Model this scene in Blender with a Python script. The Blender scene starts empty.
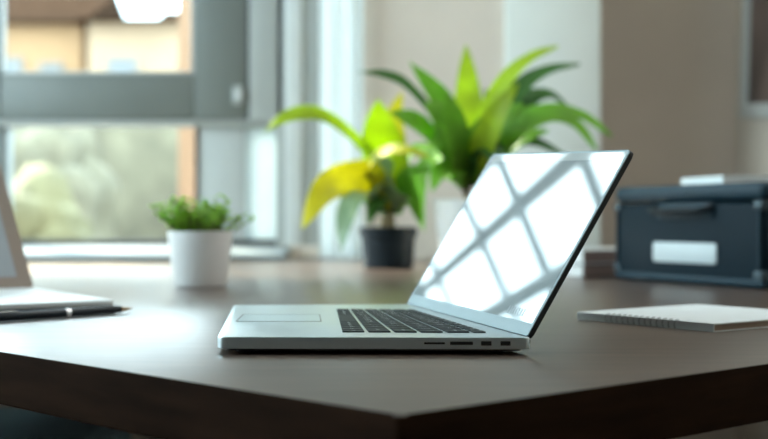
import bpy, bmesh, math, random
from mathutils import Vector, Matrix
random.seed(7)
S = bpy.context.scene
COL = S.collection
R = math.radians

# ---------------------------------------------------------------- camera, world, sun, exposure
DESK = 0.74                      # height of the desk top
EYE = DESK + 0.109               # the camera sits low over the desk
F = 1200.0                       # focal length in pixels of a 768 px wide frame
cam = bpy.data.cameras.new('camera')
cam.sensor_width = 36.0
cam.lens = 36.0 * F / 768.0
cam.clip_start = 0.02
cam.dof.use_dof = True
cam.dof.focus_distance = 1.02
cam.dof.aperture_fstop = 4.6
co = bpy.data.objects.new('camera', cam)
COL.objects.link(co)
co.location = (0, 0, EYE)
co.rotation_euler = (R(90), 0, 0)
S.camera = co

w = bpy.data.worlds.new('sky')
S.world = w
w.use_nodes = True
wn, wl = w.node_tree.nodes, w.node_tree.links
bg = wn['Background']
tc = wn.new('ShaderNodeTexCoord')
ns = wn.new('ShaderNodeTexNoise'); ns.inputs['Scale'].default_value = 2.2; ns.inputs['Detail'].default_value = 3
rp = wn.new('ShaderNodeValToRGB')
rp.color_ramp.elements[0].position = 0.35; rp.color_ramp.elements[0].color = (0.55, 0.80, 0.93, 1)
rp.color_ramp.elements[1].position = 0.65; rp.color_ramp.elements[1].color = (0.82, 0.95, 1.0, 1)
wl.new(tc.outputs['Generated'], ns.inputs['Vector']); wl.new(ns.outputs['Fac'], rp.inputs['Fac'])
wl.new(rp.outputs['Color'], bg.inputs['Color'])
bg.inputs['Strength'].default_value = 8.0

sun = bpy.data.lights.new('sun', 'SUN')
sun.energy = 14.0; sun.angle = R(6); sun.color = (1.0, 0.90, 0.72)
so = bpy.data.objects.new('sun', sun); COL.objects.link(so)
so.location = (-4, 8, 6)
so.rotation_euler = Vector((0.70, -0.75, -0.75)).to_track_quat('-Z', 'Y').to_euler()

fill_light = bpy.data.lights.new('overhead_fill', 'AREA')  # unseen fill light added above the desk to brighten upward faces
fill_light.shape = 'DISK'; fill_light.size = 0.5; fill_light.energy = 9.0; fill_light.color = (0.95, 0.98, 1.0)
lo_ = bpy.data.objects.new('overhead_fill', fill_light); COL.objects.link(lo_)
lo_.location = (0.75, 1.7, 2.52)

S.view_settings.view_transform = 'Standard'
S.view_settings.look = 'None'
S.view_settings.gamma = 1.0
S.view_settings.use_curve_mapping = False
S.view_settings.exposure = 0.5
S.cycles.use_denoising = True
S.cycles.max_bounces = 10
S.cycles.diffuse_bounces = 6
S.cycles.sample_clamp_indirect = 12

# ---------------------------------------------------------------- materials
def mat(name, color, rough=0.5, metal=0.0, var=0.0, scale=20.0, bump=0.0, spec=0.5, stretch=None, coat=0.0, ior=1.5):
    m = bpy.data.materials.new(name); m.use_nodes = True
    N, L = m.node_tree.nodes, m.node_tree.links
    b = N['Principled BSDF']
    b.inputs['Roughness'].default_value = rough
    b.inputs['Metallic'].default_value = metal
    b.inputs['IOR'].default_value = ior
    b.inputs['Specular IOR Level'].default_value = spec
    b.inputs['Coat Weight'].default_value = coat
    t = N.new('ShaderNodeTexCoord'); n = N.new('ShaderNodeTexNoise')
    n.inputs['Scale'].default_value = scale; n.inputs['Detail'].default_value = 4
    mp = N.new('ShaderNodeMapping')
    if stretch: mp.inputs['Scale'].default_value = stretch
    L.new(t.outputs['Object'], mp.inputs['Vector']); L.new(mp.outputs['Vector'], n.inputs['Vector'])
    r = N.new('ShaderNodeValToRGB')
    c = color
    r.color_ramp.elements[0].position = 0.3
    r.color_ramp.elements[1].position = 0.7
    r.color_ramp.elements[0].color = tuple(max(0, v * (1 - var)) for v in c) + (1,)
    r.color_ramp.elements[1].color = tuple(min(1, v * (1 + var)) for v in c) + (1,)
    L.new(n.outputs['Fac'], r.inputs['Fac']); L.new(r.outputs['Color'], b.inputs['Base Color'])
    if bump:
        bp = N.new('ShaderNodeBump'); bp.inputs['Strength'].default_value = bump; bp.inputs['Distance'].default_value = 0.002
        L.new(n.outputs['Fac'], bp.inputs['Height']); L.new(bp.outputs['Normal'], b.inputs['Normal'])
    return m

def leafmat(name, color, trans=0.45, rough=0.35):
    m = mat(name, color, rough, var=0.18, scale=14)
    N, L = m.node_tree.nodes, m.node_tree.links
    b = N['Principled BSDF']; out = N['Material Output']
    tr = N.new('ShaderNodeBsdfTranslucent')
    mx = N.new('ShaderNodeMixShader'); mx.inputs['Fac'].default_value = trans
    L.new(b.inputs['Base Color'].links[0].from_socket, tr.inputs['Color'])
    L.new(b.outputs[0], mx.inputs[1]); L.new(tr.outputs[0], mx.inputs[2]); L.new(mx.outputs[0], out.inputs['Surface'])
    return m

def glassmat(name, tint=(0.95, 0.98, 0.98), refl=0.06):
    m = bpy.data.materials.new(name); m.use_nodes = True
    N, L = m.node_tree.nodes, m.node_tree.links
    N.remove(N['Principled BSDF']); out = N['Material Output']
    t = N.new('ShaderNodeBsdfTransparent'); t.inputs['Color'].default_value = tint + (1,)
    g = N.new('ShaderNodeBsdfGlossy'); g.inputs['Roughness'].default_value = 0.02
    mx = N.new('ShaderNodeMixShader'); mx.inputs['Fac'].default_value = refl
    L.new(t.outputs[0], mx.inputs[1]); L.new(g.outputs[0], mx.inputs[2]); L.new(mx.outputs[0], out.inputs['Surface'])
    return m

def clothmat(name, color, trans):
    m = mat(name, color, 0.9, var=0.03, scale=60, spec=0.1)
    N, L = m.node_tree.nodes, m.node_tree.links
    tr = N.new('ShaderNodeBsdfTranslucent'); tr.inputs['Color'].default_value = tuple(color) + (1,)
    mx = N.new('ShaderNodeMixShader'); mx.inputs['Fac'].default_value = trans
    L.new(N['Principled BSDF'].outputs[0], mx.inputs[1]); L.new(tr.outputs[0], mx.inputs[2])
    L.new(mx.outputs[0], N['Material Output'].inputs['Surface'])
    return m

M = dict(
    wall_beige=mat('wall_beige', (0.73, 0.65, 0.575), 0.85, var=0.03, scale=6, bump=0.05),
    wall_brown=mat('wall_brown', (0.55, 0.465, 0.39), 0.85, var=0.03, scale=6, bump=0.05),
    wall_umber=mat('wall_umber', (0.13, 0.11, 0.10), 0.85, var=0.03, scale=6),
    wall_pale=mat('wall_pale', (0.76, 0.79, 0.75), 0.85, var=0.02, scale=6, bump=0.05),
    ceiling=mat('ceiling_white', (0.8, 0.8, 0.78), 0.9, var=0.02),
    floor=mat('floor_wood', (0.17, 0.145, 0.12), 0.5, var=0.2, scale=3, stretch=(1, 12, 1)),
    frame_dark=mat('window_frame_grey', (0.155, 0.172, 0.162), 0.45, var=0.04, scale=8),
    frame_mid=mat('window_post_grey', (0.36, 0.38, 0.37), 0.5, var=0.03, scale=8),
    frame_pale=mat('window_frame_pale', (0.46, 0.49, 0.49), 0.5, var=0.02),
    frame_gap=mat('window_seal_black', (0.03, 0.035, 0.04), 0.7),
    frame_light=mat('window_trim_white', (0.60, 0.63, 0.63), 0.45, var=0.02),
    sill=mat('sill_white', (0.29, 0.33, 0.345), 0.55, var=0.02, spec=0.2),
    ledge=mat('ledge_wood', (0.29, 0.225, 0.17), 0.7, var=0.08, scale=4, stretch=(1, 10, 1), spec=0.2),
    glass=glassmat('window_glass'),
    frosted=clothmat('frosted_glass', (0.70, 0.76, 0.76), 0.35),
    curtain=clothmat('sheer_curtain', (0.86, 0.90, 0.91), 0.62),
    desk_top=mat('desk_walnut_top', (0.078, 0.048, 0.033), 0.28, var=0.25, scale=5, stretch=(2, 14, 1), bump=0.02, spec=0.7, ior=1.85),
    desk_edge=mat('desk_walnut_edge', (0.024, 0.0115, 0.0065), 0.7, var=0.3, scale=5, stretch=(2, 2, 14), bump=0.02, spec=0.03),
    metal_dark=mat('dark_metal', (0.05, 0.05, 0.05), 0.4, 1.0),
    alu=mat('aluminium', (0.68, 0.77, 0.80), 0.32, 0.85, var=0.02, scale=90),
    alu_pad=mat('trackpad_glass', (0.62, 0.74, 0.78), 0.28, 0.4, var=0.01),
    alu_dark=mat('laptop_underside', (0.012, 0.012, 0.014), 0.5),
    lid_edge=mat('lid_shade_hinge_dark', (0.035, 0.035, 0.037), 0.35, 0.6),  # shade on the lid edge put into a dark colour; hinge shares it
    key=mat('key_black', (0.016, 0.021, 0.022), 0.6, var=0.1, scale=60, spec=0.2),
    legend=mat('key_print', (0.6, 0.65, 0.66), 0.6),
    rubber=mat('rubber_black', (0.012, 0.012, 0.013), 0.7),
    port=mat('port_black', (0.008, 0.008, 0.009), 0.5),
    screen=mat('screen_glass', (0.24, 0.27, 0.28), 0.006, var=0.01, spec=0.5, ior=1.62),
    bezel=mat('bezel_silver', (0.24, 0.31, 0.335), 0.5, 0.0, var=0.01, spec=0.35),
    bezel_glass=mat('bezel_glass', (0.40, 0.42, 0.41), 0.006, var=0.01, spec=0.4, ior=1.55),
    screen_stroke=mat('screen_stroke_grey', (0.12, 0.14, 0.15), 0.4),
    lens=mat('lens_black', (0.02, 0.02, 0.025), 0.1),
    taupe=mat('taupe_bezel', (0.27, 0.21, 0.17), 0.5, var=0.05),
    panel_grey=mat('dim_grey_screen', (0.33, 0.36, 0.39), 0.35, var=0.02),
    slab_white=mat('white_device', (0.78, 0.80, 0.81), 0.35, var=0.02),
    slab_side=mat('device_side_dark', (0.05, 0.06, 0.07), 0.4),
    pen=mat('pen_black', (0.010, 0.016, 0.024), 0.3, spec=0.3),
    silver=mat('silver_ring', (0.75, 0.76, 0.77), 0.2, 1.0),
    brass=mat('pen_tip_brass', (0.45, 0.30, 0.16), 0.35, 0.6),
    pot_white=mat('white_ceramic', (0.86, 0.85, 0.84), 0.4, var=0.02, scale=10),
    pot_dark=mat('charcoal_plastic', (0.010, 0.017, 0.024), 0.5, var=0.1, spec=0.2),
    soil=mat('potting_soil', (0.035, 0.022, 0.014), 0.95, var=0.5, scale=120, bump=0.8),
    stem=mat('plant_stem', (0.16, 0.12, 0.05), 0.7, var=0.2, scale=40),
    sprig=leafmat('sprig_green', (0.38, 0.64, 0.06), 0.55),
    leaf_dark=leafmat('leaf_dark_green', (0.062, 0.195, 0.03), 0.42, 0.5),
    leaf_mid=leafmat('leaf_green', (0.23, 0.50, 0.04), 0.52, 0.5),
    leaf_lime=leafmat('leaf_lime', (0.50, 0.66, 0.03), 0.55, 0.5),
    leaf_yellow=leafmat('leaf_yellow', (0.66, 0.64, 0.035), 0.5, 0.5),
    leaf_pale=leafmat('leaf_pale_green', (0.30, 0.44, 0.26), 0.40, 0.30),
    navy=mat('navy_case', (0.0038, 0.0145, 0.023), 0.55, var=0.12, scale=160, bump=0.06, spec=0.12),
    navy_trim=mat('navy_case_trim', (0.010, 0.033, 0.050), 0.45, var=0.05, spec=0.25),
    handle=mat('case_handle', (0.004, 0.009, 0.013), 0.5, spec=0.2),
    plate=mat('label_plate', (0.58, 0.64, 0.66), 0.45, var=0.02),
    protector=mat('case_corner_steel', (0.035, 0.060, 0.075), 0.45, 0.3),
    paper=mat('paper_white', (0.80, 0.81, 0.80), 0.7, var=0.02),
    pages_tan=mat('page_edges_tan', (0.30, 0.22, 0.17), 0.8, var=0.1, scale=3, stretch=(1, 1, 300)),
    cover_white=mat('notebook_cover', (0.86, 0.91, 0.92), 0.45, var=0.01),
    wire=mat('spiral_wire', (0.14, 0.15, 0.16), 0.35, 0.6),
    book_cover=mat('book_cover_dark', (0.020, 0.020, 0.024), 0.5),
    book_spine=mat('book_spine_brown', (0.23, 0.17, 0.155), 0.6, var=0.1),
    frame_grey=mat('picture_frame_grey', (0.42, 0.42, 0.40), 0.5),
    art=mat('picture_print_brown', (0.085, 0.055, 0.045), 0.6, var=0.5, scale=5),
    upholstery=mat('blue_upholstery', (0.36, 0.56, 0.64), 0.9, var=0.1, scale=150, bump=0.2),
    # outside
    paving=mat('terrace_paving', (0.181, 0.156, 0.146), 0.9, var=0.1, scale=1.5),
    peach=mat('peach_post', (0.335, 0.216, 0.140), 0.8, var=0.05),
    facade_peach=mat('facade_peach', (0.36, 0.25, 0.16), 0.9, var=0.15, scale=0.6),
    facade_orange=mat('facade_orange', (0.34, 0.205, 0.105), 0.9, var=0.15, scale=0.6),
    facade_cream=mat('facade_cream', (0.27, 0.20, 0.14), 0.9, var=0.1, scale=0.6),
    roof=mat('roof_tile', (0.034, 0.020, 0.013), 1.0, var=0.2, scale=4, spec=0.0),
    far_frame=mat('far_window_frame', (0.20, 0.18, 0.16), 0.8),
    pane_far=mat('far_window', (0.144, 0.151, 0.158), 0.3),
    hedge_yellow=mat('hedge_yellow_green', (0.31, 0.235, 0.045), 0.9, var=0.3, scale=3),
    hedge_green=mat('hedge_grey_green', (0.12, 0.105, 0.05), 0.9, var=0.35, scale=2),
    hedge_pale=mat('hedge_pale', (0.13, 0.115, 0.075), 0.9, var=0.35, scale=2),
    reflection_frame=mat('reflection_frame_steel', (0.12, 0.135, 0.14), 0.6),
)

# ---------------------------------------------------------------- helpers
def P(x, y, d):
    """a point of the place: d metres ahead of the camera on the sight line of (x, y)"""
    return Vector(((x - 384) * d / F, d, EYE - (y - 219.5) * d / F))

def link(name, bm, m, parent=None, smooth=40, matrix=None):
    me = bpy.data.meshes.new(name)
    bmesh.ops.recalc_face_normals(bm, faces=bm.faces)
    if matrix is not None: bm.transform(matrix)
    bm.to_mesh(me); bm.free()
    me.materials.append(M[m] if isinstance(m, str) else m)
    if smooth:
        for p in me.polygons: p.use_smooth = True
        me.set_sharp_from_angle(angle=R(smooth))
    o = bpy.data.objects.new(name, me); COL.objects.link(o)
    if parent is not None: o.parent = parent
    return o

def tag(o, label=None, cat=None, group=None, kind=None):
    if label: o['label'] = label
    if cat: o['category'] = cat
    if group: o['group'] = group
    if kind: o['kind'] = kind
    return o

def thing(name, loc=(0, 0, 0), rz=0, label=None, cat=None, group=None, kind=None):
    o = bpy.data.objects.new(name, None); COL.objects.link(o)
    o.empty_display_size = 0.05
    o.location = loc; o.rotation_euler = (0, 0, rz)
    return tag(o, label, cat, group, kind)

def box(bm, x0, x1, y0, y1, z0, z1, bev=0.0, seg=2):
    v = [bm.verts.new((x, y, z)) for z in (z0, z1) for x, y in ((x0, y0), (x1, y0), (x1, y1), (x0, y1))]
    fs = [bm.faces.new([v[i] for i in f]) for f in ((3, 2, 1, 0), (4, 5, 6, 7), (0, 1, 5, 4), (1, 2, 6, 5), (2, 3, 7, 6), (3, 0, 4, 7))]
    if bev:
        es = list({e for f in fs for e in f.edges})
        bmesh.ops.bevel(bm, geom=es, offset=bev, segments=seg, affect='EDGES', profile=0.5)
    return bm

def bx(*a, **k):
    return box(bmesh.new(), *a, **k)

def round_poly(pts, r, n=6):
    out = []
    k = len(pts)
    for i in range(k):
        p, a, b = Vector(pts[i]), Vector(pts[i - 1]), Vector(pts[(i + 1) % k])
        ri = r[i] if isinstance(r, (list, tuple)) else r
        da, db = (a - p).normalized(), (b - p).normalized()
        ang = da.angle(db)
        d = ri / math.tan(ang / 2)
        p0, p1 = p + da * d, p + db * d
        for j in range(n + 1):
            t = j / n
            out.append((p0 * (1 - t) ** 2 + p * 2 * t * (1 - t) + p1 * t * t))
    return out

def prism(bm, pts, vec, bev=0.0, seg=2, which='both'):
    """closed prism over a planar ring of 3D points, swept by vec"""
    vec = Vector(vec)
    a = [bm.verts.new(p) for p in pts]; b = [bm.verts.new(Vector(p) + vec) for p in pts]
    n = len(a)
    f0 = bm.faces.new(a); f1 = bm.faces.new(b)
    for i in range(n): bm.faces.new((a[i], a[(i + 1) % n], b[(i + 1) % n], b[i]))
    if bev:
        es = set()
        if which in ('both', 'start'): es |= set(f0.edges)
        if which in ('both', 'end'): es |= set(f1.edges)
        bmesh.ops.bevel(bm, geom=list(es), offset=bev, segments=seg, affect='EDGES', profile=0.5)
    return bm

def lathe(bm, prof, n=40, c=(0, 0, 0), cap0=True, cap1=False):
    rings = []
    for r, z in prof:
        rings.append([bm.verts.new((c[0] + r * math.cos(2 * math.pi * i / n), c[1] + r * math.sin(2 * math.pi * i / n), c[2] + z)) for i in range(n)])
    for a, b in zip(rings, rings[1:]):
        for i in range(n): bm.faces.new((a[i], a[(i + 1) % n], b[(i + 1) % n], b[i]))
    if cap0: bm.faces.new(rings[0])
    if cap1: bm.faces.new(rings[-1])
    return bm

def tube(bm, pts, rad, n=8):
    pts = [Vector(p) for p in pts]
    rings = []
    for i, p in enumerate(pts):
        t = (pts[min(i + 1, len(pts) - 1)] - pts[max(i - 1, 0)]).normalized()
        s = t.cross(Vector((0, 0, 1)))
        if s.length < 1e-3: s = t.cross(Vector((0, 1, 0)))
        s.normalize(); q = s.cross(t)
        r = rad[i] if isinstance(rad, (list, tuple)) else rad
        rings.append([bm.verts.new(p + (s * math.cos(2 * math.pi * k / n) + q * math.sin(2 * math.pi * k / n)) * r) for k in range(n)])
    for a, b in zip(rings, rings[1:]):
        for k in range(n): bm.faces.new((a[k], a[(k + 1) % n], b[(k + 1) % n], b[k]))
    bm.faces.new(rings[0]); bm.faces.new(rings[-1])
    return bm

def bez(ctrl, t):
    c = [Vector(p) for p in ctrl]
    while len(c) > 1: c = [c[i].lerp(c[i + 1], t) for i in range(len(c) - 1)]
    return c[0]

def spline(ctrl, n):
    """Catmull-Rom through the points"""
    c = [Vector(p) for p in ctrl]
    c = [c[0] * 2 - c[1]] + c + [c[-1] * 2 - c[-2]]
    out = []
    segs = len(c) - 3
    for i in range(n + 1):
        u = i / n * segs; k = min(int(u), segs - 1); t = u - k
        p0, p1, p2, p3 = c[k:k + 4]
        out.append(0.5 * ((2 * p1) + (p2 - p0) * t + (2 * p0 - 5 * p1 + 4 * p2 - p3) * t * t + (3 * p1 - p0 - 3 * p2 + p3) * t ** 3))
    return out

def leaf(bm, ctrl, width, face=Vector((0.25, -0.85, 0.45)), n=18, fold=0.22, blunt=0.75, stalk=0.10, thick=0.0007):
    pts = spline(ctrl, n)
    rows, under = [], []
    for i, p in enumerate(pts):
        t = i / n
        tg = (pts[min(i + 1, n)] - pts[max(i - 1, 0)]).normalized()
        s = tg.cross(face)
        if s.length < 0.15: s = tg.cross(Vector((0.5, 0.5, 0.7)))
        s.normalize(); nn = s.cross(tg).normalized()
        w_ = width * 0.5 * max(0.05, math.sin(math.pi * min(1, max(0, (t + 0.02)) ** blunt)) ** 0.6)
        if t < stalk: w_ = max(0.10 * width * 0.5, w_ * t / stalk)
        w_ = max(w_, 0.0008)
        row = []
        for k in (-1, -0.55, 0, 0.55, 1):
            wav = 0.05 * width * math.sin(t * 9 + k * 2) * abs(k)
            row.append(p + s * (w_ * k) + nn * (fold * w_ * abs(k) + wav))
        rows.append([bm.verts.new(q) for q in row])
        under.append([bm.verts.new(q - nn * thick) for q in row])
    for G in (rows, under):
        for a, b in zip(G, G[1:]):
            for k in range(4): bm.faces.new((a[k], a[k + 1], b[k + 1], b[k]))
    for k in (0, 4):
        for i in range(n): bm.faces.new((rows[i][k], rows[i + 1][k], under[i + 1][k], under[i][k]))
    for i in (0, n):
        for k in range(4): bm.faces.new((rows[i][k], rows[i][k + 1], under[i][k + 1], under[i][k]))
    return bm

def frame_bm(x0, x1, y0, y1, z0, z1, t, bev=0.004):
    """rectangular frame in the xz plane; t = (left, right, bottom, top) member widths"""
    l, r, b, tp = t
    bm = bmesh.new()
    box(bm, x0, x0 + l, y0, y1, z0, z1, bev); box(bm, x1 - r, x1, y0, y1, z0, z1, bev)
    box(bm, x0 + l, x1 - r, y0, y1, z0, z0 + b, bev); box(bm, x0 + l, x1 - r, y0, y1, z1 - tp, z1, bev)
    return bm

# ---------------------------------------------------------------- room shell
E0 = EYE
def struct(name, bm, m, parent=None, smooth=30):
    o = link(name, bm, m, parent, smooth)
    if parent is None: o['kind'] = 'structure'
    return o

XL, XR, YB, YF, ZC = -2.4, 1.141, -2.6, 3.9, 2.6
WY = 3.55                                        # inner face of the window wall
OX0, OX1, OZ0, OZ1 = -2.1, -0.065, E0 - 0.078, E0 + 1.42
struct('floor', bx(XL - 0.2, XR + 0.2, YB - 0.2, YF + 0.2, -0.1, 0.0), 'floor')
struct('ceiling', bx(XL - 0.2, XR + 0.2, YB - 0.2, YF + 0.2, ZC, ZC + 0.1), 'ceiling')
bm = bmesh.new()                                 # window wall with its opening
box(bm, XL - 0.2, OX0, WY, WY + 0.22, 0, ZC); box(bm, OX1, 0.36, WY, WY + 0.22, 0, ZC)
box(bm, OX0, OX1, WY, WY + 0.22, 0, OZ0); box(bm, OX0, OX1, WY, WY + 0.22, OZ1, ZC)
struct('wall_window', bm, 'wall_beige')
struct('trim_1', bx(0.357, 0.638, 3.53, 3.92, 0, ZC, bev=0.006), 'wall_pale')     # pale pillar
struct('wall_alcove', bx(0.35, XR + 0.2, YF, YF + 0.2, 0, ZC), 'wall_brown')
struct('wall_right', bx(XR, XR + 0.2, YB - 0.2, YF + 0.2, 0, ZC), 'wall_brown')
struct('wall_rear', bx(XL - 0.2, XR + 0.2, YB - 0.2, YB, 0, ZC), 'wall_umber')
bm = bmesh.new()                                 # left wall with an unseen opening added to let in fill daylight
LY0, LY1, LZ0, LZ1 = 0.20, 3.35, 1.05, 2.48
box(bm, XL - 0.2, XL, YB - 0.2, LY0, 0, ZC); box(bm, XL - 0.2, XL, LY1, YF + 0.2, 0, ZC)
box(bm, XL - 0.2, XL, LY0, LY1, 0, LZ0); box(bm, XL - 0.2, XL, LY0, LY1, LZ1, ZC)
struct('wall_left', bm, 'wall_beige')
bm = bmesh.new(); lathe(bm, [(0.28, 0), (0.28, 0.06), (0.24, 0.065)], 40, (0.75, 1.7, 2.53), cap1=True)
struct('trim_4', bm, 'frame_light')                # added housing, out of view, for the overhead fill light
struct('baseboard_right', bx(XR - 0.014, XR, YB, YF, 0, 0.09, bev=0.003), 'frame_light')
struct('baseboard_alcove', bx(0.638, XR - 0.014, YF - 0.014, YF, 0, 0.09, bev=0.003), 'frame_light')

# window beside the desk: low fixed panes below, opening sashes above, side light behind the curtain
win = thing('window_1', (0, 0, 0), kind='structure')
fy0, fy1 = 3.60, 3.67
bm = bmesh.new()
box(bm, -0.566, -0.419, fy0 + 0.012, fy1, E0 - 0.07, E0 + 0.287, 0.004)     # post right of the low pane
link('low_frame', bm, 'frame_pale', win)
bm = bmesh.new()
box(bm, -0.404, -0.300, fy0 - 0.01, fy1, E0 + 0.287, OZ1, 0.004)
box(bm, -0.322, -0.185, fy0 - 0.01, fy1, OZ0, OZ1, 0.004)
box(bm, -0.185, OX1, fy0 + 0.01, fy1, OZ1 - 0.05, OZ1, 0.004)
box(bm, -0.085, OX1, fy0 + 0.01, fy1, OZ0, OZ1 - 0.05, 0.004)
link('fixed_post', bm, 'frame_mid', win)
link('trim_strip', bx(-0.296, -0.246, fy0 - 0.024, fy0 - 0.008, OZ0, OZ1, bev=0.006), 'frame_light', win)
bm = frame_bm(-1.1785, -0.412, 3.600, 3.662, E0 + 0.300, OZ1 - 0.02, (0.027, 0.158, 0.137, 0.05), 0.006)
sash = link('sash', bm, 'frame_dark', win)
bm = frame_bm(OX0 + 0.02, -1.1800, 3.600, 3.662, E0 + 0.300, OZ1 - 0.02, (0.06, 0.006, 0.137, 0.05), 0.003)
link('sash', bm, 'frame_dark', win)
link('glazing_bead', frame_bm(-1.1520, -0.569, 3.606, 3.63, E0 + 0.436, OZ1 - 0.07, (0.004, 0.012, 0.010, 0.01), 0.003), 'frame_mid', sash)
bm = bmesh.new(); box(bm, -0.412, -0.402, 3.60, 3.665, E0 + 0.29, OZ1)
box(bm, -0.568, -0.560, fy0 + 0.004, fy1, E0 - 0.066, E0 + 0.285); box(bm, OX0, -0.32, fy0 + 0.003, fy1, OZ0, E0 - 0.061)
link('rubber_seal', bm, 'frame_gap', win)
bm = bmesh.new(); box(bm, OX0, -0.322, fy0 - 0.01, fy1, E0 + 0.280, E0 + 0.298, 0.003)
link('transom', bm, 'frame_mid', win)
bm = bmesh.new(); box(bm, -1.172, -1.134, fy0 + 0.01, fy1, E0 - 0.066, E0 + 0.280, 0.003)
link('mullion', bm, 'frame_dark', win)
link('glass', bx(-1.152, -0.569, 3.630, 3.636, E0 + 0.43, OZ1 - 0.06), 'glass', win)
link('glass', bx(OX0 + 0.07, -1.183, 3.630, 3.636, E0 + 0.43, OZ1 - 0.06), 'glass', win)
link('glass', bx(-1.136, -0.566, 3.635, 3.641, E0 - 0.068, E0 + 0.282), 'glass', win)
link('glass', bx(OX0, -1.17, 3.635, 3.641, E0 - 0.068, E0 + 0.282), 'glass', win)
link('glass', bx(-0.19, -0.083, 3.635, 3.641, OZ0, OZ1 - 0.04), 'glass', win)
tag(link('frosted_pane', bx(-0.422, -0.318, 3.63, 3.636, E0 - 0.068, E0 + 0.282), 'frosted', win), 'white frosted side pane')
bm = bx(-0.452, -0.420, 3.580, 3.602, E0 + 0.345, E0 + 0.400, bev=0.005)
hb = link('hinge_block', bm, 'frame_mid', sash)
bm = bmesh.new(); lathe(bm, [(0.008, 0), (0.010, 0.003), (0.010, 0.008), (0.006, 0.011)], 20, cap1=True)
link('hinge_cap', bm, 'frame_light', hb, matrix=Matrix.Translation((-0.432, 3.581, E0 + 0.37)) @ Matrix.Rotation(R(90), 4, 'X'))
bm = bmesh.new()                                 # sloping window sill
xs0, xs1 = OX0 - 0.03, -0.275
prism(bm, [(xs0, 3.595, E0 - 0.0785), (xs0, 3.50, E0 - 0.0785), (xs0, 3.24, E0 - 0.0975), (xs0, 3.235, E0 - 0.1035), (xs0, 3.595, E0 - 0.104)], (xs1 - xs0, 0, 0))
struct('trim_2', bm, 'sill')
bm = bmesh.new()                                 # wooden ledge between the desk and the window wall
prism(bm, [(-1.118, 1.775, DESK - 0.03), (-0.172, 3.40, DESK - 0.03), (-0.172, WY - 0.001, DESK - 0.03), (OX0 - 0.03, WY - 0.001, DESK - 0.03), (OX0 - 0.03, 1.775, DESK - 0.03)], (0, 0, 0.026))
struct('trim_3', bm, 'ledge')

# unseen window added in the left wall as a source of fill light
w2 = thing('fill_window', (0, 0, 0), kind='structure')
bm = bmesh.new()
for y in (LY0, (LY0 + LY1) / 2 - 0.03, LY1 - 0.06): box(bm, XL - 0.12, XL - 0.06, y, y + 0.06, LZ0, LZ1, 0.004)
for y0, y1 in ((LY0 + 0.06, (LY0 + LY1) / 2 - 0.03), ((LY0 + LY1) / 2 + 0.03, LY1 - 0.06)):
    box(bm, XL - 0.12, XL - 0.06, y0, y1, LZ0, LZ0 + 0.06, 0.004); box(bm, XL - 0.12, XL - 0.06, y0, y1, LZ1 - 0.06, LZ1, 0.004)
link('window_frame', bm, 'frame_mid', w2)
bm = bmesh.new(); box(bm, XL - 0.095, XL - 0.09, LY0 + 0.05, LY1 - 0.05, LZ0 + 0.05, LZ1 - 0.05)
link('glass', bm, 'glass', w2)

struct('sun_blocker_wall', bx(-6.2, -2.65, 3.95, 4.15, -0.3, 5.6), 'facade_cream')       # unseen wall added to keep sun out of the left window

# daylight portals in the two openings (they only guide the sky's own light)
for nm, loc, rot, sx, sy in (('window_portal', ((OX0 + OX1) / 2, 3.78, (OZ0 + OZ1) / 2), (R(-90), 0, 0), OX1 - OX0, OZ1 - OZ0),
                             ('window_portal', (XL - 0.21, (LY0 + LY1) / 2, (LZ0 + LZ1) / 2), (R(-90), 0, R(90)), LY1 - LY0, LZ1 - LZ0)):
    l = bpy.data.lights.new(nm, 'AREA'); l.shape = 'RECTANGLE'; l.size = sx; l.size_y = sy; l.cycles.is_portal = True
    o = bpy.data.objects.new(nm, l); COL.objects.link(o); o.location = loc; o.rotation_euler = rot

# curtain
bm = bmesh.new()
cols = 60
z0, z1 = DESK - 0.25, ZC - 0.25
ra, rb = [], []
for i in range(cols + 1):
    t = i / cols
    x = -0.188 + t * 0.128
    y = 3.495 + 0.007 * math.sin(t * 2 * math.pi * 2.5) + 0.004 * math.sin(t * 23)
    ra.append((bm.verts.new((x, y, z0)), bm.verts.new((x, y + 0.002, z0))))
    rb.append((bm.verts.new((x, y, z1)), bm.verts.new((x, y + 0.002, z1))))
for i in range(cols):
    for k in (0, 1): bm.faces.new((ra[i][k], ra[i + 1][k], rb[i + 1][k], rb[i][k]))
    bm.faces.new((ra[i][0], ra[i + 1][0], ra[i + 1][1], ra[i][1])); bm.faces.new((rb[i][0], rb[i + 1][0], rb[i + 1][1], rb[i][1]))
for i in (0, cols): bm.faces.new((ra[i][0], ra[i][1], rb[i][1], rb[i][0]))
cu = link('curtain', bm, 'curtain', smooth=80)
tag(cu, 'narrow white sheer curtain hanging at the right edge of the window', 'curtain')
bm = bmesh.new(); tube(bm, [(-0.30, 3.495, ZC - 0.25), (0.0, 3.495, ZC - 0.25)], 0.009, 12)
link('curtain_rod', bm, 'frame_light', cu)

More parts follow.
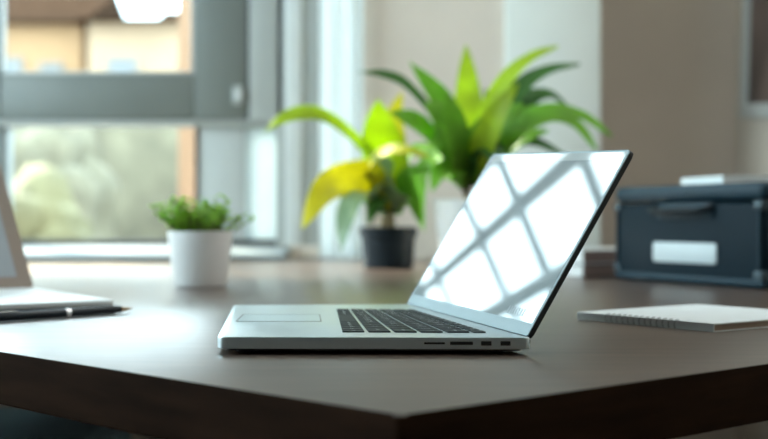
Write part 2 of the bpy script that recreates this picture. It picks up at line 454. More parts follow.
# ---------------------------------------------------------------- outside
struct('ground_outside', bx(-40, 20, 4.0, 60, -0.35, -0.25), 'paving')
def house(x0, x1, y0, depth, zw, rise, m, label, wins):
    h = thing('house', ((x0 + x1) / 2, y0 + depth / 2, -0.25), 0, label, 'house', 'houses beyond the garden')
    T = Matrix.Translation(-h.location)
    link('facade', bx(x0, x1, y0, y0 + depth, -0.25, zw), m, h, matrix=T)
    bm = bmesh.new()
    ring = [Vector((x0 - 0.15, y0 - 0.4, zw)), Vector((x0 - 0.15, y0 + depth + 0.4, zw)), Vector((x0 - 0.15, y0 + depth / 2, zw + rise))]
    prism(bm, ring, (x1 - x0 + 0.3, 0, 0))
    link('roof', bm, 'roof', h, matrix=T)
    for (a, b, c, d) in wins:
        fr = link('window_frame', frame_bm(a, b, y0 - 0.06, y0 - 0.002, c, d, (0.09,) * 4, 0.01), 'far_frame', h, matrix=T)
        link('pane', bx(a + 0.09, b - 0.09, y0 - 0.03, y0 - 0.01, c + 0.09, d - 0.09), 'pane_far', fr, matrix=T)
house(-9.6, -6.05, 24, 5, 4.75, 1.05, 'facade_orange', 'orange house with a low tiled roof at the left of the upper pane', [(-7.9, -7.2, 3.3, 4.1), (-6.9, -6.4, 3.4, 4.0)])
house(-5.55, -3.75, 22.5, 5, 4.55, 0.50, 'facade_peach', 'narrow peach house in the middle of the upper pane', [(-5.2, -4.6, 3.2, 3.9)])
house(-5.2, -2.0, 28.3, 2.2, 5.45, 0.5, 'facade_cream', 'cream house farthest back behind the peach post in the upper pane', [(-4.85, -4.3, 4.2, 5.0), (-3.9, -3.3, 4.2, 5.0)])

def blob(bm, c, r, seed):
    rnd = random.Random(seed)
    g = bmesh.ops.create_icosphere(bm, subdivisions=3, radius=1.0)
    ph = [rnd.uniform(0, 6.28) for _ in range(6)]
    for v in g['verts']:
        p = v.co
        k = 1 + 0.13 * math.sin(5 * p.x + ph[0]) + 0.13 * math.sin(6 * p.y + ph[1]) + 0.13 * math.sin(7 * p.z + ph[2]) + 0.07 * math.sin(15 * p.x + ph[3]) * math.sin(14 * p.z + ph[4])
        v.co = Vector((c[0] + p.x * r[0] * k, c[1] + p.y * r[1] * k, c[2] + p.z * r[2] * k))
def bush(x, y, rx, rz, m, label, seed, name='bush', cat='bush'):
    t = thing(name, (x, y, -0.25), 0, label, cat, 'shrubs in the garden outside')
    rnd = random.Random(seed)
    bm = bmesh.new()
    for i in range(6):
        a = rnd.uniform(0, 6.28); q = rnd.uniform(0.1, 0.55)
        s = rnd.uniform(0.5, 0.75)
        blob(bm, (q * rx * math.cos(a), q * rx * math.sin(a), rz * rnd.uniform(0.7, 1.25)), (rx * s, rx * s, rz * s), seed * 10 + i)
    link('foliage', bm, m, t, 60)
    bm = bmesh.new(); tube(bm, [(0, 0, 0), (0.02, 0, rz * 0.6), (0, 0.02, rz)], [0.07, 0.05, 0.03])
    link('stem', bm, 'stem', t)
bush(-2.62, 8.6, 0.50, 0.52, 'hedge_yellow', 'yellow-green bush low at the left of the bottom pane', 1)
bush(-1.35, 9.0, 0.42, 0.45, 'hedge_yellow', 'yellow-green bush just left of the potted sprigs', 2)
bush(-3.45, 11.5, 0.75, 0.85, 'hedge_green', 'grey-green shrub at the left behind the yellow-green bush', 3)
bush(-1.55, 12.0, 0.70, 0.85, 'hedge_green', 'grey-green shrub behind the bush near the peach post', 4)
bush(-4.7, 16.5, 1.0, 1.35, 'hedge_pale', 'pale rounded tree crown far back at the left of the bottom pane', 5, 'tree', 'tree')
bush(-1.9, 17.5, 1.0, 1.3, 'hedge_pale', 'pale rounded tree crown far back beside the peach post', 6, 'tree', 'tree')
hg = link('hedge', bx(-12, 3, 19.5, 20.3, -0.25, 2.65, bev=0.2, seg=3), 'hedge_pale', smooth=60)
tag(hg, 'long pale clipped hedge closing off the garden behind the shrubs', 'hedge')

pg = thing('reflection_frame', (-2.4, 7.6, -0.25), 0, 'added open frame of beams outside, set to be mirrored in the laptop screen', 'reflection_frame')  # beams added for their reflection in the screen; only the peach post is seen
T = Matrix.Translation(-pg.location)
HZ = EYE + 2.0
tag(link('post', bx(-0.885, -0.808, 5.16, 5.24, -0.25, HZ, bev=0.006), 'peach', pg, matrix=T), 'peach wooden post')
for x, y in ((-5.2, 5.2), (-5.2, 10.7), (0.9, 10.7)):
    link('post', bx(x - 0.05, x + 0.05, y - 0.05, y + 0.05, -0.25, HZ, bev=0.006), 'reflection_frame', pg, matrix=T)
for y, h in ((5.20, 0.05), (5.77, 0.07), (7.04, 0.075), (8.13, 0.08), (9.86, 0.10), (10.70, 0.06)):
    link('batten', bx(-5.3, 1.0, y - h / 2, y + h / 2, HZ, HZ + 0.055, bev=0.004), 'reflection_frame', pg, matrix=T)
def rafter(a, b, wd):
    a, b = Vector(a), Vector(b); d = (b - a).normalized(); s = Vector((d.y, -d.x, 0)) * wd / 2
    bm = bmesh.new(); prism(bm, [a - s, b - s, b + s, a + s], (0, 0, 0.07))
    link('rafter', bm, 'reflection_frame', pg, matrix=T)
rafter((-4.07, 10.70, HZ + 0.055), (-1.38, 5.20, HZ + 0.055), 0.105)
rafter((-3.66, 10.70, HZ + 0.055), (-0.76, 5.20, HZ + 0.055), 0.30)

# ---------------------------------------------------------------- desk
desk = thing('desk', (0, 2.2, 0), 0, 'dark walnut desk with a thick edge and satin top in the foreground', 'desk')
T = Matrix.Translation(-desk.location)
ring = [(0.0089, 0.669, 0), (1.0, 1.506, 0), (1.08, 3.38, 0), (-0.163, 3.38, 0), (-1.098, 1.755, 0)]
ring = [Vector((p[0], p[1], DESK - 0.043)) for p in round_poly(ring, 0.006, 4)]
bm = bmesh.new(); prism(bm, ring, (0, 0, 0.043), 0.0025, 3)
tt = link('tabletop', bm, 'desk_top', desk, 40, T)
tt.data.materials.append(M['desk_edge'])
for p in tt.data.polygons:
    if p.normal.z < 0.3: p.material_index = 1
for x, y in ((0.03, 0.95), (0.84, 1.95), (0.40, 3.2), (-0.06, 3.2), (-0.93, 1.82)):
    link('leg', bx(x - 0.03, x + 0.03, y - 0.03, y + 0.03, 0, DESK - 0.0435, bev=0.004), 'metal_dark', desk, matrix=T)

ot = thing('ottoman', (-0.80, 2.22, 0), 0, 'blue upholstered low stool under the left side of the desk', 'stool')
link('cushion', bx(-0.28, 0.28, -0.27, 0.27, 0.33, 0.465, bev=0.03, seg=4), 'upholstery', ot)
link('base_frame', bx(-0.26, 0.26, -0.25, 0.25, 0.26, 0.33, bev=0.006), 'upholstery', ot)
for sx in (-1, 1):
    for sy in (-1, 1):
        bm = bmesh.new(); tube(bm, [(sx * 0.22, sy * 0.21, 0.262), (sx * 0.24, sy * 0.23, 0)], [0.02, 0.012], 12)
        link('leg', bm, 'stem', ot)

# ---------------------------------------------------------------- silver laptop
LT = DESK + 0.0142                              # top of its base
lap = thing('laptop', (0.0, 1.1, DESK), 0, 'open silver laptop at the desk front with window light mirrored in its screen', 'laptop')
T = Matrix.Translation(-lap.location)
A = [Vector(v) for v in ((-0.1347, 0.968, 0), (0.1180, 0.962, 0), (0.0275, 1.346, 0), (-0.1665, 1.330, 0))]   # near-front, near-hinge, far-hinge, far-front
def quad(u, v, Q, z):
    p = (Q[0] * (1 - u) + Q[1] * u) * (1 - v) + (Q[3] * (1 - u) + Q[2] * u) * v
    return Vector((p.x, p.y, z))
ring = [Vector((p.x, p.y, DESK + 0.0048)) for p in round_poly(A, [0.009, 0.004, 0.004, 0.010], 6)]
bm = bmesh.new(); prism(bm, ring, (0, 0, LT - DESK - 0.0048), 0.0009, 3)
base = link('base', bm, 'alu', lap, 40, T)
ring = [quad(u, v, A, DESK + 0.0030) for u, v in ((0.03, 0.015), (0.985, 0.015), (0.985, 0.985), (0.03, 0.985))]
bm = bmesh.new(); prism(bm, round_poly(ring, 0.008, 5), (0, 0, 0.0019))
link('bottom_cover', bm, 'alu_dark', lap, 40, T)
for u, v in ((0.09, 0.06), (0.92, 0.06), (0.92, 0.94), (0.09, 0.94)):
    p = quad(u, v, A, DESK)
    bm = bmesh.new(); lathe(bm, [(0.007, 0), (0.008, 0.001), (0.008, 0.0031)], 20, p, cap1=True)
    link('rubber_foot', bm, 'rubber', lap, 40, T)
# trackpad
def onbase(x, y): 
    d = F * (EYE - LT) / (y - 219.5); return Vector(((x - 384) * d / F, d, LT))
ring = [onbase(*q) for q in ((236, 321.5), (321, 321.5), (319.5, 314.6), (243.5, 314.6))]
bm = bmesh.new(); prism(bm, [p - Vector((0, 0, 0.0002)) for p in round_poly(ring, 0.003, 4)], (0, 0, 0.0004))
link('trackpad', bm, 'alu_pad', lap, 40, T)
bm = bmesh.new()
for i in range(4):
    a, b = ring[i], ring[(i + 1) % 4]; d = (b - a).normalized(); s = Vector((d.y, -d.x, 0)) * 0.0005
    prism(bm, [a - s, b - s, b + s, a + s], (0, 0, 0.0003))
link('trackpad_groove', bm, 'wire', lap, 0, T)
# keyboard: rows run away from the camera
KQ = [onbase(*q) for q in ((340.5, 332.6), (489, 333.2), (414, 310.2), (335.5, 309.6))]
ROWS = [
    (1.0, [('fn', 1), ('control', 1), ('option', 1), ('command', 1.25), ('', 5), ('command', 1.25), ('option', 1), ('<', 1), ('v', 1), ('>', 1)]),
    (1.0, [('shift', 2.25)] + [(c, 1) for c in 'ZXCVBNM,./'] + [('shift', 2.25)]),
    (1.0, [('caps', 1.75)] + [(c, 1) for c in "ASDFGHJKL;'"] + [('return', 1.75)]),
    (1.0, [('tab', 1.5)] + [(c, 1) for c in 'QWERTYUIOP[]'] + [('\\', 1)]),
    (1.0, [(c, 1) for c in '`1234567890-='] + [('delete', 1.5)]),
    (0.62, [('esc', 1.5)] + [('F%d' % i, 1) for i in range(1, 13)] + [('', 1)]),
]
tot = sum(r[0] for r in ROWS); u = 0
for hgt, keys in ROWS:
    u0, u1 = u / tot, (u + hgt) / tot; u += hgt
    wsum = sum(k[1] for k in keys); v = 0
    for lab, kw in keys:
        va, vb = 1 - v / wsum, 1 - (v + kw) / wsum; v += kw
        gu, gv = 0.014, 0.008
        q = [quad(u0 + gu, vb + gv, KQ, LT), quad(u1 - gu, vb + gv, KQ, LT), quad(u1 - gu, va - gv, KQ, LT), quad(u0 + gu, va - gv, KQ, LT)]
        bm = bmesh.new(); prism(bm, round_poly(q, 0.0012, 3), (0, 0, 0.0011), 0.0002, 1, 'end')
        ko = link('key', bm, 'key', lap, 30, T)
        if lab:
            cu_ = bpy.data.curves.new('legend', 'FONT'); cu_.body = lab
            cu_.size = 0.0085 if len(lab) == 1 else 0.0042
            cu_.align_x = 'CENTER'; cu_.align_y = 'CENTER'
            tmp = bpy.data.objects.new('legend', cu_)
            me = bpy.data.meshes.new_from_object(tmp)
            bpy.data.objects.remove(tmp); bpy.data.curves.remove(cu_)
            me.name = 'legend'
            c = (q[0] + q[2]) / 2
            ax = (quad(0.5, 0, KQ, 0) - quad(0.5, 1, KQ, 0)).normalized()
            ang = math.atan2(ax.y, ax.x)
            me.transform(T @ Matrix.Translation((c.x, c.y, LT + 0.00118)) @ Matrix.Rotation(ang, 4, 'Z'))
            me.materials.clear(); me.materials.append(M['legend'])
            lo = bpy.data.objects.new('legend', me); COL.objects.link(lo); lo.parent = ko
# ports on the side towards the camera
ndir = (A[1] - A[0]).normalized(); nout = Vector((ndir.y, -ndir.x, 0))
def side_pt(x):
    k = (x - 384) / F                                            # where the sight line meets the side
    t = (k * A[0].y - A[0].x) / (ndir.x - k * ndir.y); return A[0] + ndir * t
for x0, x1, za, zb in ((424, 445, 0.0088, 0.0104), (450, 473, 0.0083, 0.0110), (481, 491.5, 0.0078, 0.0114), (500.5, 510.5, 0.0078, 0.0114)):
    a, b = side_pt(x0), side_pt(x1)
    up = Vector((0, 0, 1))
    ring = [a + up * (DESK + za), b + up * (DESK + za), b + up * (DESK + zb), a + up * (DESK + zb)]
    ring = [p - nout * 0.004 for p in round_poly(ring, 0.0006, 3)]
    bm = bmesh.new(); prism(bm, ring, nout * 0.00415)
    link('port', bm, 'port', base, 0, T)
# lid
NHp, FHp = Vector((0.1154, 0.968, LT + 0.0008)), Vector((0.0258, 1.346, LT + 0.0008))
hd = (FHp - NHp).normalized(); pr = Vector((hd.y, -hd.x, 0)); th = R(59.2)
upv = pr * math.cos(th) + Vector((0, 0, 1)) * math.sin(th)
nrm = upv.cross(hd).normalized()
if nrm.y > 0: nrm = -nrm
LQ = [NHp, FHp, FHp + upv * 0.1965, NHp + upv * 0.1765]         # near-hinge, far-hinge, far-top, near-top
def lq(s, t):                                                   # s: near to far, t: hinge to top
    return (LQ[0] * (1 - s) + LQ[1] * s) * (1 - t) + (LQ[3] * (1 - s) + LQ[2] * s) * t
def lid_ring(s0, s1, t0, t1, r, off, n=6):
    q = [lq(s0, t0), lq(s1, t0), lq(s1, t1), lq(s0, t1)]
    return [p + nrm * off for p in round_poly(q, r, n)]
bm = bmesh.new(); prism(bm, lid_ring(0, 1, 0, 1, [0.003, 0.003, 0.010, 0.006], -0.0048), nrm * 0.0040, 0.0008, 2)
lid = link('lid', bm, 'lid_edge', lap, 40, T)
bm = bmesh.new(); prism(bm, lid_ring(0, 1, 0, 1, [0.003, 0.003, 0.010, 0.006], -0.0008), nrm * 0.0008, 0.0003, 1, 'end')
link('bezel', bm, 'bezel', lid, 40, T)
bm = bmesh.new(); prism(bm, lid_ring(0.009, 0.988, 0.062, 0.944, [0.002, 0.002, 0.001, 0.001], -0.0001), nrm * 0.0003)
link('screen', bm, 'screen', lid, 30, T)
bm = bmesh.new(); prism(bm, lid_ring(0.009, 0.988, 0.945, 0.988, [0.001, 0.001, 0.007, 0.003], -0.0001), nrm * 0.0003)
link('top_bezel', bm, 'bezel_glass', lid, 30, T)
c = lq(0.5, 0.967) + nrm * 0.0001
bm = bmesh.new()
for k in (-1, 0, 1):
    q = c + hd * 0.006 * k
    prism(bm, [q + (hd * math.cos(a * math.pi / 6) + upv * math.sin(a * math.pi / 6)) * 0.0009 + nrm * 0.0 for a in range(12)], nrm * 0.0002)
link('webcam', bm, 'lens', lid, 0, T)
bm = bmesh.new()
for k in range(7):
    s = 0.085 + 0.016 * k
    prism(bm, [lq(s, 0.085) + nrm * 0.0002, lq(s + 0.006, 0.085) + nrm * 0.0002, lq(s + 0.006, 0.125) + nrm * 0.0002, lq(s, 0.125) + nrm * 0.0002], nrm * 0.0002)
link('screen_strokes', bm, 'screen_stroke', lid, 0, T)  # row of short grey strokes low on the screen
bm = bmesh.new()
hz = Vector((0, 0, -0.0045)) - pr * 0.0008
tube(bm, [NHp + hz - hd * 0.001, FHp + hz + hd * 0.001], 0.0032, 16)
link('hinge', bm, 'lid_edge', lap, 50, T)

# ---------------------------------------------------------------- second laptop at the left edge
l2 = thing('laptop', (-0.55, 1.5, DESK), 0, 'pale laptop with a taupe rimmed grey screen cut off at the left edge', 'laptop')
T2 = Matrix.Translation(-l2.location)
H0 = Vector((-0.494, 1.689, DESK)); e1 = Vector((0.546, -0.837, 0)).normalized(); e2 = Vector((e1.y, -e1.x, 0))
if e2.x > 0: e2 = -e2
bm = bmesh.new()
ring = round_poly([H0 + Vector((0, 0, 0.002)), H0 + e1 * 0.326 + Vector((0, 0, 0.002)), H0 + e1 * 0.326 + e2 * 0.34 + Vector((0, 0, 0.002)), H0 + e2 * 0.34 + Vector((0, 0, 0.002))], 0.012, 5)
prism(bm, ring, (0, 0, 0.0065), 0.001, 2)
link('base', bm, 'slab_side', l2, 40, T2)
bm = bmesh.new(); prism(bm, [p + Vector((0, 0, 0.0065)) for p in ring], (0, 0, 0.005), 0.0015, 2, 'end')
link('palm_rest', bm, 'slab_white', l2, 40, T2)
for a, b in ((0.04, 0.04), (0.28, 0.04), (0.28, 0.30), (0.04, 0.30)):
    bm = bmesh.new(); lathe(bm, [(0.008, 0), (0.008, 0.0025)], 16, H0 + e1 * a + e2 * b, cap1=True)
    link('rubber_foot', bm, 'rubber', l2, 40, T2)
u2 = (-e1 * 0.167 + Vector((0, 0, 0.178))).normalized(); n2 = u2.cross(e2).normalized()
if n2.y > 0: n2 = -n2
O2 = H0 + Vector((0, 0, 0.014)) + e1 * 0.004
def l2q(a0, a1, b0, b1, r, off): return [p + n2 * off for p in round_poly([O2 + e2 * a0 + u2 * b0, O2 + e2 * a1 + u2 * b0, O2 + e2 * a1 + u2 * b1, O2 + e2 * a0 + u2 * b1], r, 4)]
bm = bmesh.new(); prism(bm, l2q(0, 0.34, 0, 0.25, 0.006, -0.007), n2 * 0.007, 0.001, 2)
ld = link('lid', bm, 'taupe', l2, 40, T2)
bm = bmesh.new(); prism(bm, l2q(0.020, 0.32, 0.020, 0.235, 0.003, -0.0002), n2 * 0.0006)
tag(link('screen', bm, 'panel_grey', ld, 30, T2), 'dim grey screen')

# ---------------------------------------------------------------- pen
pa, pb = Vector((-0.425, 1.252, DESK + 0.0052)), Vector((-0.293, 1.402, DESK + 0.0052))
pd = (pb - pa).normalized()
pen = thing('pen', pa, 0, 'black pen with a silver ring lying before the pale laptop at the left', 'pen')
Tp = Matrix.Translation(-pa)
L = (pb - pa).length
bm = bmesh.new(); tube(bm, [pa + pd * t for t in (0, 0.002, L - 0.093)], [0.004, 0.0048, 0.0050], 20); link('cap', bm, 'pen', pen, 40, Tp)
bm = bmesh.new(); tube(bm, [pa + pd * t for t in (L - 0.093, L - 0.087)], 0.0052, 20); link('ring', bm, 'silver', pen, 40, Tp)
bm = bmesh.new(); tube(bm, [pa + pd * t for t in (L - 0.087, L - 0.03, L - 0.018)], [0.0050, 0.0048, 0.0040], 20); link('barrel', bm, 'pen', pen, 40, Tp)
bm = bmesh.new(); tube(bm, [pa + pd * t for t in (L - 0.018, L - 0.004, L)], [0.0034, 0.0012, 0.0004], 16); link('tip', bm, 'brass', pen, 40, Tp)
bm = bmesh.new(); q = pa + Vector((0, 0, 0.0055)); tube(bm, [q + pd * 0.0 + Vector((0, 0, -0.002)), q + pd * 0.002, q + pd * 0.045, q + pd * 0.048 + Vector((0, 0, -0.001))], 0.0009, 8); link('clip', bm, 'silver', pen, 40, Tp)

# ---------------------------------------------------------------- pots and plants
def pot(root, prof, mt, soil_z, soil_r, name='pot'):
    bm = bmesh.new(); lathe(bm, prof, 48); link(name, bm, mt, root, 35)
    bm = bmesh.new(); lathe(bm, [(soil_r, soil_z - 0.004), (soil_r * 0.7, soil_z + 0.001), (soil_r * 0.3, soil_z + 0.003), (0.002, soil_z + 0.003)], 30, cap1=True); link('soil', bm, 'soil', root, 60)

sp = thing('potted_plant', (-0.2975, 1.945, DESK), 0, 'small white pot of short green sprigs beside the window', 'plant')
pot(sp, [(0.038, 0), (0.0415, 0.002), (0.043, 0.006), (0.0525, 0.088), (0.0525, 0.0905), (0.0500, 0.0905), (0.0495, 0.082)], 'pot_white', 0.082, 0.0492)
bm = bmesh.new(); bs = bmesh.new()
rnd = random.Random(11)
for i in range(64):
    a = rnd.uniform(0, 6.283); q = math.sqrt(rnd.random()) * 0.042
    b0 = Vector((q * math.cos(a), q * math.sin(a), 0.082))
    lean = rnd.uniform(0.1, 0.9) * (q / 0.042 + 0.25)
    hgt = rnd.uniform(0.032, 0.070) * (1.0 - 0.25 * (q / 0.042))
    tip = b0 + Vector((math.cos(a) * lean * 0.042, math.sin(a) * lean * 0.042, hgt))
    mid = b0.lerp(tip, 0.5) + Vector((rnd.uniform(-1, 1), rnd.uniform(-1, 1), 1)) * 0.004
    tube(bs, [b0, mid, tip], [0.0012, 0.001, 0.0006], 5)
    for j in range(9):
        t = 0.15 + 0.85 * j / 8
        p = bez([b0, mid, tip], t); aa = j * 2.4 + i
        d = Vector((math.cos(aa), math.sin(aa), rnd.uniform(0.2, 0.9))).normalized()
        ln = rnd.uniform(0.010, 0.017)
        leaf(bm, [p, p + d * ln * 0.5 + Vector((0, 0, 0.001)), p + d * ln], 0.006, face=Vector((rnd.uniform(-.4, .4), -0.5, 1)), n=5, thick=0.0003)
fo = link('foliage', bm, 'sprig', sp, 60)
link('stems', bs, 'stem', sp, 60)

def plant(root, paths):
    T = Matrix.Translation(-Vector(root.location))
    for pts, wpx, mt, face in paths:
        ctrl = [P(*p) for p in pts]
        dm = sum(p[2] for p in pts) / len(pts)
        bm = bmesh.new()
        leaf(bm, ctrl, 1.2 * wpx * dm / F, face=Vector(face))
        link('leaf', bm, mt, root, 80, T)

D1 = 2.70
p1 = thing('potted_plant', (0.009, D1, DESK), 0, 'yellow-green broad leaved plant in a small charcoal pot', 'plant')
pot(p1, [(0.053, 0), (0.056, 0.003), (0.060, 0.068), (0.065, 0.070), (0.066, 0.092), (0.063, 0.0925), (0.061, 0.078)], 'pot_dark', 0.080, 0.0605)
bm = bmesh.new()
for a in range(4):
    x = 0.012 * math.cos(a * 1.7); y = 0.012 * math.sin(a * 1.7)
    tube(bm, [(x, y, 0.078), (x * 0.8, y, 0.12), (x * 0.5, y * 1.2, 0.17)], [0.0055, 0.005, 0.003], 8)
link('stem', bm, 'stem', p1, 60)
F0 = (0.2, -0.75, 0.6)
plant(p1, [
    ([(388, 212, 2.70), (378, 170, 2.68), (350, 137, 2.64), (318, 116, 2.60), (288, 117, 2.57), (264, 132, 2.55)], 24, 'leaf_lime', (0.1, -0.6, 0.8)),
    ([(390, 214, 2.70), (374, 192, 2.64), (369, 170, 2.60), (384, 154, 2.55), (404, 150, 2.52), (428, 156, 2.50)], 20, 'leaf_yellow', (-0.2, -0.7, 0.7)),
    ([(386, 214, 2.70), (376, 186, 2.64), (356, 180, 2.60), (326, 189, 2.55), (302, 229, 2.53)], 34, 'leaf_yellow', (-0.1, -1.0, 0.15)),
    ([(386, 214, 2.70), (372, 194, 2.60), (356, 198, 2.55), (346, 220, 2.52), (341, 252, 2.50)], 24, 'leaf_pale', (-0.5, -0.8, 0.4)),
    ([(390, 212, 2.70), (386, 170, 2.70), (380, 135, 2.68), (378, 100, 2.66)], 40, 'leaf_lime', (0.1, -0.9, 0.4)),
    ([(392, 212, 2.70), (392, 190, 2.62), (386, 168, 2.57), (374, 158, 2.54)], 30, 'leaf_pale', (0.1, -0.7, 0.7)),
    ([(392, 212, 2.70), (402, 190, 2.66), (412, 172, 2.64), (432, 170, 2.62)], 18, 'leaf_mid', F0),
    ([(391, 212, 2.70), (396, 150, 2.72), (394, 118, 2.74), (402, 92, 2.75)], 17, 'leaf_yellow', F0),
    ([(388, 214, 2.70), (380, 205, 2.66), (377, 196, 2.62), (368, 225, 2.60)], 20, 'leaf_dark', F0),
    ([(391, 214, 2.70), (400, 200, 2.68), (410, 196, 2.66), (420, 222, 2.64)], 20, 'leaf_mid', F0),
])

D2 = 2.62
bp_ = thing('potted_plant', (0.190, D2, DESK), 0, 'large dark green strap leaved plant in the tall white pot behind the laptop screen', 'plant')
pot(bp_, [(0.058, 0), (0.062, 0.003), (0.065, 0.010), (0.0825, 0.150), (0.0825, 0.1525), (0.079, 0.1525), (0.077, 0.138)], 'pot_white', 0.140, 0.0768)
bm = bmesh.new(); tube(bm, [(-0.008, 0, 0.138), (-0.012, 0.002, 0.18), (-0.006, 0, 0.235)], [0.014, 0.013, 0.010], 12)
tube(bm, [(0.02, 0.01, 0.138), (0.024, 0.012, 0.19), (0.016, 0.01, 0.23)], [0.011, 0.010, 0.008], 12)
link('trunk', bm, 'stem', bp_, 60)
b = (466, 186)
plant(bp_, [
    ([(462, 186, 2.62), (440, 128, 2.58), (408, 88, 2.54), (384, 75, 2.52), (358, 72, 2.50)], 17, 'leaf_dark', (0.1, -0.6, 0.8)),
    ([(464, 184, 2.62), (456, 140, 2.60), (440, 100, 2.58), (409, 61, 2.56)], 26, 'leaf_mid', (0.3, -0.8, 0.4)),
    ([(467, 184, 2.62), (469, 140, 2.64), (468, 95, 2.66), (466, 45, 2.68)], 27, 'leaf_lime', (0.0, -1, 0.2)),
    ([(470, 184, 2.62), (478, 135, 2.60), (504, 84, 2.58), (530, 58, 2.57), (558, 46, 2.56)], 17, 'leaf_lime', (-0.3, -0.8, 0.5)),
    ([(472, 184, 2.62), (490, 130, 2.66), (520, 88, 2.68), (548, 70, 2.69), (580, 64, 2.70)], 16, 'leaf_dark', F0),
    ([(472, 184, 2.62), (494, 132, 2.70), (525, 102, 2.74), (548, 94, 2.76), (566, 104, 2.78)], 18, 'leaf_dark', F0),
    ([(474, 184, 2.62), (500, 135, 2.58), (545, 113, 2.54), (582, 116, 2.52), (612, 136, 2.50)], 19, 'leaf_mid', F0),
    ([(474, 184, 2.62), (505, 140, 2.56), (545, 118, 2.52), (575, 124, 2.50), (597, 150, 2.49)], 19, 'leaf_mid', F0),
    ([(474, 184, 2.62), (500, 155, 2.56), (530, 142, 2.52), (566, 155, 2.50)], 17, 'leaf_dark', F0),
    ([(462, 184, 2.62), (440, 150, 2.54), (416, 124, 2.48), (388, 112, 2.44)], 28, 'leaf_mid', (0.3, -0.7, 0.6)),
    ([(462, 186, 2.62), (440, 160, 2.74), (414, 152, 2.80), (392, 176, 2.82)], 20, 'leaf_mid', (-0.1, -0.7, 0.7)),
    ([(460, 186, 2.62), (440, 160, 2.72), (424, 172, 2.78), (418, 200, 2.80), (424, 232, 2.80)], 20, 'leaf_mid', (-0.5, -0.8, 0.3)),
    ([(464, 184, 2.62), (456, 150, 2.56), (444, 120, 2.52), (424, 102, 2.50)], 34, 'leaf_mid', (0.2, -0.9, 0.4)),
    ([(470, 184, 2.62), (484, 150, 2.66), (492, 118, 2.68), (486, 88, 2.70)], 26, 'leaf_dark', F0),
    ([(468, 184, 2.62), (478, 150, 2.54), (496, 122, 2.50), (524, 104, 2.48)], 30, 'leaf_mid', (-0.2, -0.8, 0.5)),
    ([(466, 186, 2.62), (462, 160, 2.54), (450, 140, 2.50), (432, 146, 2.46)], 34, 'leaf_mid', (0.1, -0.9, 0.4)),
    ([(468, 186, 2.62), (474, 160, 2.54), (488, 148, 2.50), (506, 172, 2.47)], 32, 'leaf_dark', F0),
    ([(466, 184, 2.62), (458, 150, 2.50), (452, 118, 2.46), (446, 92, 2.45)], 24, 'leaf_mid', (0.2, -1.0, 0.2)),
    ([(470, 184, 2.62), (482, 148, 2.50), (498, 112, 2.46), (518, 84, 2.44)], 22, 'leaf_lime', (-0.2, -1.0, 0.3)),
    ([(472, 186, 2.62), (496, 160, 2.52), (520, 140, 2.48), (548, 130, 2.46)], 20, 'leaf_mid', (-0.1, -0.8, 0.6)),
    ([(464, 186, 2.62), (455, 170, 2.53), (440, 172, 2.50), (432, 192, 2.48)], 18, 'leaf_mid', (-0.3, -0.9, 0.3)),
])

# ---------------------------------------------------------------- navy storage case
ca = math.atan2(-0.34, 0.162)
case = thing('storage_case', (0.4253, 2.20, DESK), ca, 'navy blue storage case with a handle and a blank white label plate', 'case')
CW, CD, CH = 0.3766, 0.25, 0.168
bm = bx(0, CW, 0, CD, 0.002, CH - 0.030, bev=0.010, seg=4); link('body', bm, 'navy', case, 40)
bm = bx(-0.003, CW + 0.003, -0.003, CD + 0.003, CH - 0.028, CH, bev=0.011, seg=4); link('lid', bm, 'navy_trim', case, 40)
bm = bx(-0.002, CW + 0.002, -0.002, CD + 0.002, 0.002, 0.016, bev=0.005, seg=3); link('bottom_rail', bm, 'navy_trim', case, 40)
for x in (0.02, CW - 0.02):
    for y in (0.02, CD - 0.02):
        bm = bmesh.new(); lathe(bm, [(0.009, 0), (0.010, 0.006)], 16, (x, y, 0), cap1=True); link('foot', bm, 'rubber', case, 40)
for x in (0.006, CW - 0.006):
    bm = bmesh.new(); tube(bm, [(x, -0.0015, 0.016), (x, -0.0015, CH - 0.03)], 0.0022, 8)
    link('edge_piping', bm, 'navy_trim', case, 50)
for x0 in (0.001, CW - 0.015):
    for z0 in (0.012, CH - 0.046):
        link('corner_protector', bx(x0 - 0.003, x0 + 0.017, -0.0042, 0.018, z0 + 0.002, z0 + 0.017, bev=0.003, seg=3), 'protector', case, 40)
hx0, hx1, hz_ = 0.122, 0.260, 0.123
link('handle_plate', bx(hx0 - 0.004, hx1 + 0.004, -0.003, 0.002, hz_ - 0.012, hz_ + 0.014, bev=0.0014), 'navy_trim', case, 40)
bm = bmesh.new()
tube(bm, [(hx0, -0.001, hz_ + 0.006), (hx0 + 0.002, -0.016, hz_ + 0.002), (hx0 + 0.012, -0.022, hz_), (hx1 - 0.012, -0.022, hz_), (hx1 - 0.002, -0.016, hz_ + 0.002), (hx1, -0.001, hz_ + 0.006)], 0.006, 12)
link('handle', bm, 'handle', case, 60)
ring = round_poly([(0.110, 0.0005, 0.036), (0.272, 0.0005, 0.036), (0.272, 0.0005, 0.070), (0.110, 0.0005, 0.070)], 0.006, 5)
bm = bmesh.new(); prism(bm, ring, (0, -0.0028, 0), 0.0008, 2)
tag(link('label_plate', bm, 'plate', case, 40), 'blank white label plate')

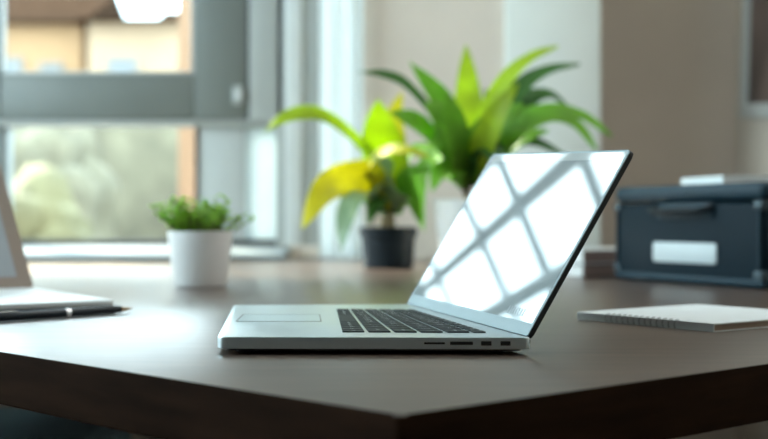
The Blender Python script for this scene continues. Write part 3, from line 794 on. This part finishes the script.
def book(name, loc, rz, wx, wy, h, cover, pages, label, cat, group=None, spine=None):
    b = thing(name, loc, rz, label, cat, group)
    link('pages', bx(0.003, wx - 0.002, 0.003, wy - 0.003, 0.0022, h - 0.0022), pages, b, 30)
    bm = bmesh.new()
    box(bm, 0, wx, 0, wy, 0, 0.0022, 0.0006, 1); box(bm, 0, wx, 0, wy, h - 0.0022, h, 0.0006, 1)
    link('cover', bm, cover, b, 30)
    if spine: link('spine', bx(0, wx, 0, 0.003, 0.0022, h - 0.0022, bev=0.0006, seg=1), spine, b, 30)
    return b
sa = math.atan2(0.6025, 0.798)
book('book', (0.3715, 2.235, DESK), sa, 0.21, 0.15, 0.0255, 'book_cover', 'paper', 'dark lower book of the two stacked left of the navy case', 'book', 'books beside the case', 'book_spine')
book('book', (0.3725, 2.237, DESK + 0.0256), sa + 0.02, 0.205, 0.145, 0.0265, 'frame_light', 'paper', 'pale topped upper book of the two stacked left of the navy case', 'book', 'books beside the case', 'book_spine')
n3 = thing('notebook', (0.600, 2.125, DESK + CH + 0.0002), math.atan2(0.25, 0.97), 'white notebook lying on top of the navy case', 'notebook')
link('pages', bx(0.002, 0.168, 0.002, 0.147, 0.002, 0.0165), 'paper', n3, 30)
bm = bmesh.new(); box(bm, 0, 0.17, 0, 0.15, 0, 0.0022, 0.0006, 1); box(bm, 0, 0.17, 0, 0.15, 0.0165, 0.0187, 0.0006, 1); box(bm, 0, 0.0022, 0, 0.15, 0.0022, 0.0165)
link('cover', bm, 'cover_white', n3, 30)

# ---------------------------------------------------------------- spiral notebook
K0, K1, K2 = Vector((0.2097, 1.310)), Vector((0.319, 1.160)), Vector((0.354, 1.4515))
kx = (K1 - K0); kl = kx.length; kx.normalize()
ka = math.atan2(kx.y, kx.x)
kd = (K2 - K0).length
nb = thing('spiral_notebook', (K0.x, K0.y, DESK), ka, 'white spiral notebook with tan page edges lying flat at the right of the laptop', 'notebook')
TH = 0.0082
link('pages', bx(0.002, kl - 0.001, 0.002, kd - 0.001, 0.0012, TH - 0.0012), 'pages_tan', nb, 30)
bm = bmesh.new(); prism(bm, [Vector((p.x, p.y, TH - 0.0012)) for p in round_poly([(0, 0, 0), (kl, 0, 0), (kl, kd, 0), (0, kd, 0)], 0.004, 4)], (0, 0, 0.0012), 0.0004, 1)
link('front_cover', bm, 'cover_white', nb, 40)
bm = bmesh.new(); prism(bm, [Vector((p.x, p.y, 0)) for p in round_poly([(0, 0, 0), (kl, 0, 0), (kl, kd, 0), (0, kd, 0)], 0.004, 4)], (0, 0, 0.0012), 0.0004, 1)
link('back_cover', bm, 'cover_white', nb, 40)
link('bound_edge', bx(0.001, kl - 0.001, 0.0008, 0.002, 0.0012, TH - 0.0012), 'cover_white', nb, 30)
bm = bmesh.new()
for i in range(13):
    x = kl * (0.24 + 0.50 * i / 12)
    ring = []
    for j in range(14):
        a = 2 * math.pi * j / 13
        ring.append((x + 0.0016 * j / 13, 0.0032 + 0.0052 * math.cos(a), TH * 0.5 + 0.0001 + (TH * 0.5 - 0.0004 + 0.0012) * math.sin(a)))
    ring = [(p[0], p[1], max(p[2], 0.0006)) for p in ring]
    tube(bm, ring, 0.0004, 6)
link('spiral_binding', bm, 'wire', nb, 60)

# ---------------------------------------------------------------- picture on the right wall
pf = thing('picture_frame', (XR - 0.001, 3.50, EYE + 0.52), 0, 'grey framed brown picture hanging slightly crooked on the right wall', 'picture')
Tr = Matrix.Rotation(R(5), 4, 'X')
bm = bmesh.new()
hw, hh, bw = 0.26, 0.225, 0.045
for y0, y1, z0, z1 in ((-hw, -hw + bw, -hh, hh), (hw - bw, hw, -hh, hh), (-hw + bw, hw - bw, -hh, -hh + bw), (-hw + bw, hw - bw, hh - bw, hh)):
    box(bm, -0.022, 0, y0, y1, z0, z1, 0.003)
link('frame', bm, 'frame_grey', pf, 40, Tr)
link('picture', bx(-0.008, -0.001, -hw + bw, hw - bw, -hh + bw, hh - bw), 'art', pf, 40, Tr)
